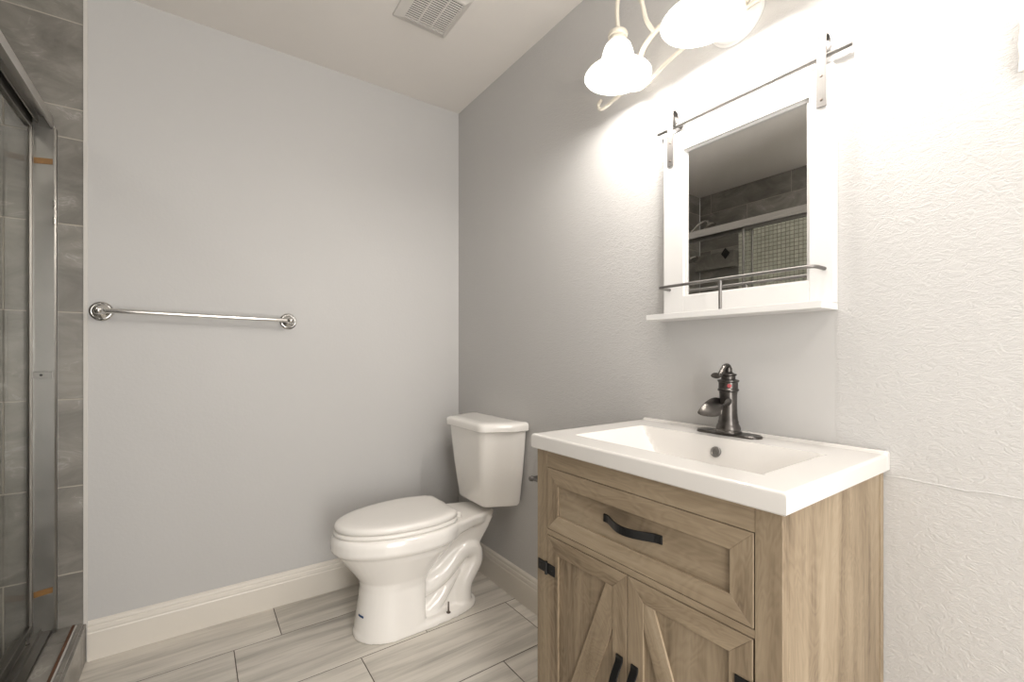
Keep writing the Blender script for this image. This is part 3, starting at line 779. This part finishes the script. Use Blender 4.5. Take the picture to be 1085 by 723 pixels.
# underside rim turned inward; the bowl itself hangs down inside the cabinet
low3 = [(-.235 + (p[0] + .235) * .93, -1.582 + (p[1] + 1.582) * .95, zb) for p in low2]
b3 = len(vs); vs += low3
for i in range(npn):
    j = (i + 1) % npn; fs.append((base_i + npn + i, base_i + npn + j, b3 + j, b3 + i))
MB().add(vs, fs).obj('basin', M['sink'], tp, smooth=40)
ovy = -1.587
MB().lathe([(0, .0035), (.0075, .0035), (.0085, .003), (.0115, .0045), (.013, .003), (.013, 0)], (BX1 - .0112, ovy, .8608), (-1, 0, 0.311), 24).obj('overflow_ring', M['nickel'], tp, smooth=40)
MB().lathe([(0, .005), (.018, .005), (.02, .003), (.022, 0)], (-.25, -1.585, TZ - BD - .001), (0, 0, 1), 24).obj('drain', M['bronze'], tp, smooth=40)

# faucet
fc = empty('faucet', (-.066, -1.572, TZ), 'dark bronze waterfall faucet with lever handle mounted behind the white basin', 'faucet')
FX, FY, FZ = -.060, -1.5775, TZ
pl = []
def stadium(x, z, L, w_, n=12):
    P = []
    for i in range(n + 1): t = -math.pi / 2 + math.pi * i / n; P.append((x + w_ * math.sin(t), FY + (L - w_) + w_ * math.cos(t), z))
    for i in range(n + 1): t = math.pi / 2 + math.pi * i / n; P.append((x + w_ * math.sin(t), FY - (L - w_) + w_ * math.cos(t), z))
    return P
MB().loft([stadium(FX, FZ + .0003, .085, .0265), stadium(FX, FZ + .004, .085, .0265), stadium(FX, FZ + .0065, .0825, .024)]).obj('deck_plate', M['bronze'], fc, smooth=40)
bd = MB().lathe([(r_ * 1.05, h_ * .95) for r_, h_ in [(.0, .006), (.031, .006), (.031, .010), (.028, .013), (.0285, .019), (.026, .026), (.0235, .032), (.0240, .036), (.0222, .040), (.0205, .060), (.0200, .085), (.0203, .110), (.0212, .118), (.0245, .121), (.0245, .124), (.0222, .127), (.0222, .143), (.0250, .146), (.0250, .149), (.0215, .151), (.0165, .152), (.0165, .160), (.0190, .163), (.0190, .166), (.013, .168), (.009, .172), (.0085, .182), (.004, .186), (0, .187)]], (FX, FY, FZ), (0, 0, 1), 40)
bd.obj('body', M['bronze'], fc, smooth=40)
MB().lathe([(0, 0.0018), (.005, .0015), (.0055, 0), (.0055, -.003)], (FX - .019, FY - .0132, FZ + .128), (-.82, -.57, 0), 16).obj('temperature_mark', M['red'], fc)['label'] = 'small red temperature dot'
# trough spout
sp = MB(); n1, n2 = 18, 14; th = .0022
def spout_pt(i, j, off=0):
    t = i / n1; u = j / n2 * 2 - 1
    xx = FX - .006 - .088 * t ** .95
    zc = FZ + .092 + .012 * math.sin(t * math.pi * .7) - .034 * t ** 2.1
    w_ = .0150 + .0150 * t ** 1.5; dp = .019 - .009 * t
    sh_ = abs(u) ** 2.2
    return (xx + .010 * t * sh_ - off * .8 * t, FY + (w_ + off * .4) * math.sin(u * math.pi / 2), zc - dp * (1 - sh_) - off)
A = [[spout_pt(i, j) for j in range(n2 + 1)] for i in range(n1 + 1)]; B_ = [[spout_pt(i, j, .0035) for j in range(n2 + 1)] for i in range(n1 + 1)]
vs = [p for r in A for p in r] + [p for r in B_ for p in r]; m_ = n2 + 1; NB = (n1 + 1) * m_; fs = []
for i in range(n1):
    for j in range(n2):
        fs.append((i * m_ + j, i * m_ + j + 1, (i + 1) * m_ + j + 1, (i + 1) * m_ + j)); fs.append((NB + i * m_ + j, NB + (i + 1) * m_ + j, NB + (i + 1) * m_ + j + 1, NB + i * m_ + j + 1))
    fs.append((i * m_, (i + 1) * m_, NB + (i + 1) * m_, NB + i * m_)); fs.append((i * m_ + n2, NB + i * m_ + n2, NB + (i + 1) * m_ + n2, (i + 1) * m_ + n2))
for j in range(n2): fs.append((n1 * m_ + j, n1 * m_ + j + 1, NB + n1 * m_ + j + 1, NB + n1 * m_ + j))
sp.add(vs, fs); sp.obj('spout', M['bronze'], fc, smooth=40)
hp_ = spline([(FX + .004, FY, FZ + .170), (FX - .005, FY, FZ + .180), (FX - .019, FY, FZ + .177), (FX - .033, FY, FZ + .163), (FX - .045, FY, FZ + .154), (FX - .056, FY, FZ + .153), (FX - .063, FY, FZ + .156)], 5)
nr = len(hp_); MB().tube(hp_, [.0085 - .002 * math.sin(i / nr * math.pi) + .0025 * (i / nr) ** 3 for i in range(nr)], 14, flat=.7).obj('lever', M['bronze'], fc, smooth=40)

# ------------------------------------------------------------------ mirror with barn-door hardware and shelf
mr = empty('framed_mirror', (-.02, -1.58, 1.21), 'white framed wall mirror with barn door hardware and small railed shelf', 'mirror')
FXf, GY0, GY1, GZ0, GZ1 = -.028, -1.7535, -1.4235, 1.2745, 1.7035
fr = MB()
oy0, oy1, oz0, oz1 = -1.802, -1.357, 1.222, 1.760
fr.box(FXf, -.001, oy0, GY0, oz0, oz1, bevel=.0015); fr.box(FXf, -.001, GY1, oy1, oz0, oz1, bevel=.0015)
fr.box(FXf, -.001, GY0, GY1, GZ1, oz1, bevel=.0015); fr.box(FXf, -.001, GY0, GY1, oz0, GZ0, bevel=.0015)
fr.obj('frame', M['white'], mr, merge=0)
li = MB(); w_ = .007
li.box(-.021, -.014, GY0, GY0 + w_, GZ0, GZ1); li.box(-.021, -.014, GY1 - w_, GY1, GZ0, GZ1); li.box(-.021, -.014, GY0 + w_, GY1 - w_, GZ0, GZ0 + w_ * .6); li.box(-.021, -.014, GY0 + w_, GY1 - w_, GZ1 - w_, GZ1)
li.obj('inner_bead', M['white'], mr, merge=0)
MB().box(-.016, -.010, GY0, GY1, GZ0, GZ1).obj('glass', M['mirror'], mr)
MB().box(-.090, -.001, -1.802, -1.340, 1.2055, 1.2215, bevel=.001).obj('shelf', M['white'], mr)
rod = MB(); rod.tube([(-.018, -1.329, 1.788), (-.018, -1.835, 1.788)], .0058, 14)
for yy in (-1.40, -1.765): rod.tube([(-.001, yy, 1.788), (-.018, yy, 1.788)], .006, 10)
rod.obj('rod', M['nickel'], mr, smooth=40)
for yc in (-1.382, -1.780):
    sx = MB()
    pth = [(-.0300, 1.668), (-.0300, 1.822)] + [(-.0185 - .0115 * math.cos(math.pi * i / 10), 1.822 + .0115 * math.sin(math.pi * i / 10)) for i in range(1, 11)] + [(-.007, 1.805)]
    def off(i, d):
        a_ = Vector(pth[max(i - 1, 0)]); c_ = Vector(pth[min(i + 1, len(pth) - 1)]); t_ = (c_ - a_).normalized(); return (pth[i][0] - t_.y * d, pth[i][1] + t_.x * d)
    poly = [off(i, 0) for i in range(len(pth))] + [off(i, .0022) for i in range(len(pth) - 1, -1, -1)]
    sx.prism(poly, 1, yc - .0098, yc + .0098, 0)
    so = sx.obj('hanger_strap', M['nickel'], mr, merge=0)
    MB().lathe([(0, -.0055), (.013, -.0055), (.0145, -.0045), (.0105, 0), (.0145, .0045), (.013, .0055), (0, .0055)], (-.0185, yc, 1.806), (1, 0, 0), 24).obj('roller', M['nickel'], so, smooth=40)
    for z in (1.684, 1.738): MB().lathe([(0, .0015), (.0025, .001), (.003, 0)], (-.0322, yc, z), (-1, 0, 0), 12).obj('screw', M['steel'], so)
ra = [(-.028, -1.378, 1.2985), (-.050, -1.377, 1.2985)]
ra += [(-.068 - .012 * math.sin(t), -1.389 + .012 * math.cos(t), 1.3) for t in [0, .4, .8, 1.2, math.pi / 2]]
ra += [(-.080, -1.76, 1.3)] + [(-.060 - .020 * math.cos(t), -1.765 - .019 * math.sin(t), 1.3) for t in [.3, .7, 1.1, math.pi / 2]] + [(-.028, -1.785, 1.2995)]
MB().tube(ra, .0042, 12).obj('shelf_rail', M['nickel'], mr, smooth=40)
MB().tube([(-.080, -1.567, 1.2215), (-.080, -1.567, 1.3)], .0042, 12).obj('rail_post', M['nickel'], mr, smooth=40)

# ------------------------------------------------------------------ vanity light
vl = empty('vanity_light', (0, -1.567, 2.02), 'antique cream scroll arm wall light with glowing white bell shades above the mirror', 'wall light')
bp_ = MB().lathe([(0, .018), (.030, .018), (.045, .014), (.062, .012), (.068, .008), (.070, .004), (.075, .002), (.075, 0)], (-.0005, -1.567, 2.018), (-1, 0, 0), 48)
bp_.obj('backplate', M['white'], vl, smooth=30)
SXc, RZ = -.165, 1.932
for k_, yc in enumerate((-1.296, -1.567, -1.838)):
    prof = [(.096, 0), (.098, .0025), (.094, .008), (.080, .014), (.064, .024), (.053, .038), (.048, .054), (.044, .072), (.038, .090), (.029, .101), (.022, .104)]
    inn = [(r - .0025, h + .0005) for r, h in prof[::-1]]
    sh_ = MB().lathe(prof + inn[:-1] + [(.0895, .0)], (SXc, yc, RZ), (0, 0, 1), 56).obj('shade', M['opal'], vl, smooth='full')
    sc_ = MB().lathe([(.0, .100), (.024, .100), (.027, .104), (.027, .112), (.0235, .116), (.0285, .119), (.0295, .126), (.026, .133), (.016, .140), (.009, .147), (0, .148)], (SXc, yc, RZ), (0, 0, 1), 32)
    sc_.obj('socket_cup', M['cream_iron'], vl, smooth=50)
    MB().lathe([(0, 0), (.010, .002), (.020, .012), (.0235, .024), (.020, .038), (.011, .052), (.010, .070), (0, .071)], (SXc, yc, RZ + .028), (0, 0, 1), 24).obj('bulb', M['bulb'], vl, smooth='full')
    light('bulb_light', 'POINT', (SXc - .01, yc, RZ + .012), P_SHADE, (1.0, .95, .89), .025)
def arm(pts, r=.0065): return MB().tube(spline(pts, 8), r, 10)
for sgn in (1, -1):
    Y = lambda y: -1.567 + sgn * y
    # hooped arm dropping into the cup, then sweeping to the plate
    arm([(SXc, Y(.271), RZ + .145), (SXc, Y(.274), RZ + .20), (SXc + .004, Y(.268), RZ + .245), (SXc + .012, Y(.235), RZ + .25), (SXc + .022, Y(.205), RZ + .20), (SXc + .035, Y(.195), RZ + .14), (SXc + .055, Y(.185), RZ + .110)]).obj('arm', M['cream_iron'], vl, smooth=40)
    arm([(-.070, Y(.29), RZ + .085), (-.085, Y(.255), RZ + .078), (-.105, Y(.215), RZ + .092), (-.100, Y(.16), RZ + .118), (-.06, Y(.09), RZ + .12), (-.016, Y(.03), RZ + .09)], .0080).obj('scroll', M['cream_iron'], vl, smooth=40)
    arm([(-.016, Y(.03), RZ + .08), (-.045, Y(.10), RZ + .06), (-.075, Y(.17), RZ + .02), (-.075, Y(.25), RZ - .01), (-.07, Y(.33), RZ + .015), (-.07, Y(.42), RZ + .002), (-.072, Y(.44), RZ + .02), (-.072, Y(.425), RZ + .035)], .0058).obj('scroll', M['cream_iron'], vl, smooth=40)
arm([(-.016, -1.567, RZ + .12), (-.05, -1.567, RZ + .20), (-.11, -1.567, RZ + .235), (-.155, -1.567, RZ + .20), (SXc, -1.567, RZ + .145)]).obj('arm', M['cream_iron'], vl, smooth=40)

# ------------------------------------------------------------------ ceiling dome lamp added as unseen fill behind the camera
cl = empty('added_ceiling_lamp', (-.80, -2.55, CEIL), 'round white flush ceiling lamp added as fill light behind the viewer', 'added fill light')
MB().lathe([(0, 0), (.15, 0), (.155, -.012), (.15, -.022), (.13, -.022)], (-.80, -2.55, CEIL - .0005), (0, 0, 1), 40).obj('rim', M['white'], cl, smooth=40)
MB().lathe([(.142, -.020), (.13, -.045), (.10, -.065), (.05, -.078), (0, -.081)], (-.80, -2.55, CEIL), (0, 0, 1), 40).obj('dome', M['dome'], cl, smooth='full')
light('dome_fill_light', 'POINT', (-.80, -2.55, CEIL - .20), P_CEIL, (1.0, .95, .89), .12)

rl = empty('added_shower_light', (-2.15, -1.30, CEIL), 'small round recessed light added in the ceiling to brighten the shower', 'added fill light')  # added unseen lamp, brightens the shower that the mirror reflects
MB().lathe([(.050, 0), (.075, 0), (.075, -.003), (.066, -.006), (.050, -.004)], (-2.15, -1.30, CEIL - .0004), (0, 0, 1), 32).obj('rim', M['white'], rl, smooth=40)
MB().lathe([(.050, -.003), (0, -.003)], (-2.15, -1.30, CEIL - .0004), (0, 0, 1), 32).obj('lens', M['dome'], rl)
light('shower_fill_lamp', 'POINT', (-2.15, -1.30, CEIL - .06), 3.5, (1, .96, .9), .05)

# ------------------------------------------------------------------ small things on the right wall
tpn = empty('toilet_paper_holder', (0, -.80, .595), 'small nickel toilet paper holder on the wall behind the vanity edge', 'paper holder')
MB().lathe([(0, 0), (.016, 0), (.016, .006), (.008, .010), (.008, .05), (.012, .056), (.010, .066), (0, .068)], (-.0005, -.738, .590), (-1, 0, 0), 20).obj('post', M['nickel'], tpn, smooth=40)
MB().lathe([(0, 0), (.016, 0), (.016, .006), (.008, .010), (.008, .05), (.012, .056), (.010, .066), (0, .068)], (-.0005, -.865, .590), (-1, 0, 0), 20).obj('post', M['nickel'], tpn, smooth=40)
MB().tube([(-.058, -.738, .590), (-.058, -.865, .590)], .006, 12).obj('roller', M['nickel'], tpn, smooth=40)
hk = MB(); hk.tube(spline([(-.012, -2.089, 1.700), (-.016, -2.091, 1.675), (-.012, -2.088, 1.650), (-.017, -2.090, 1.628), (-.012, -2.088, 1.600)], 5), .011, 14)
tag(hk.obj('wall_hook', M['white'], None, smooth=40), 'glossy white wavy wall hook cut off by the right edge of the photo', 'hook')
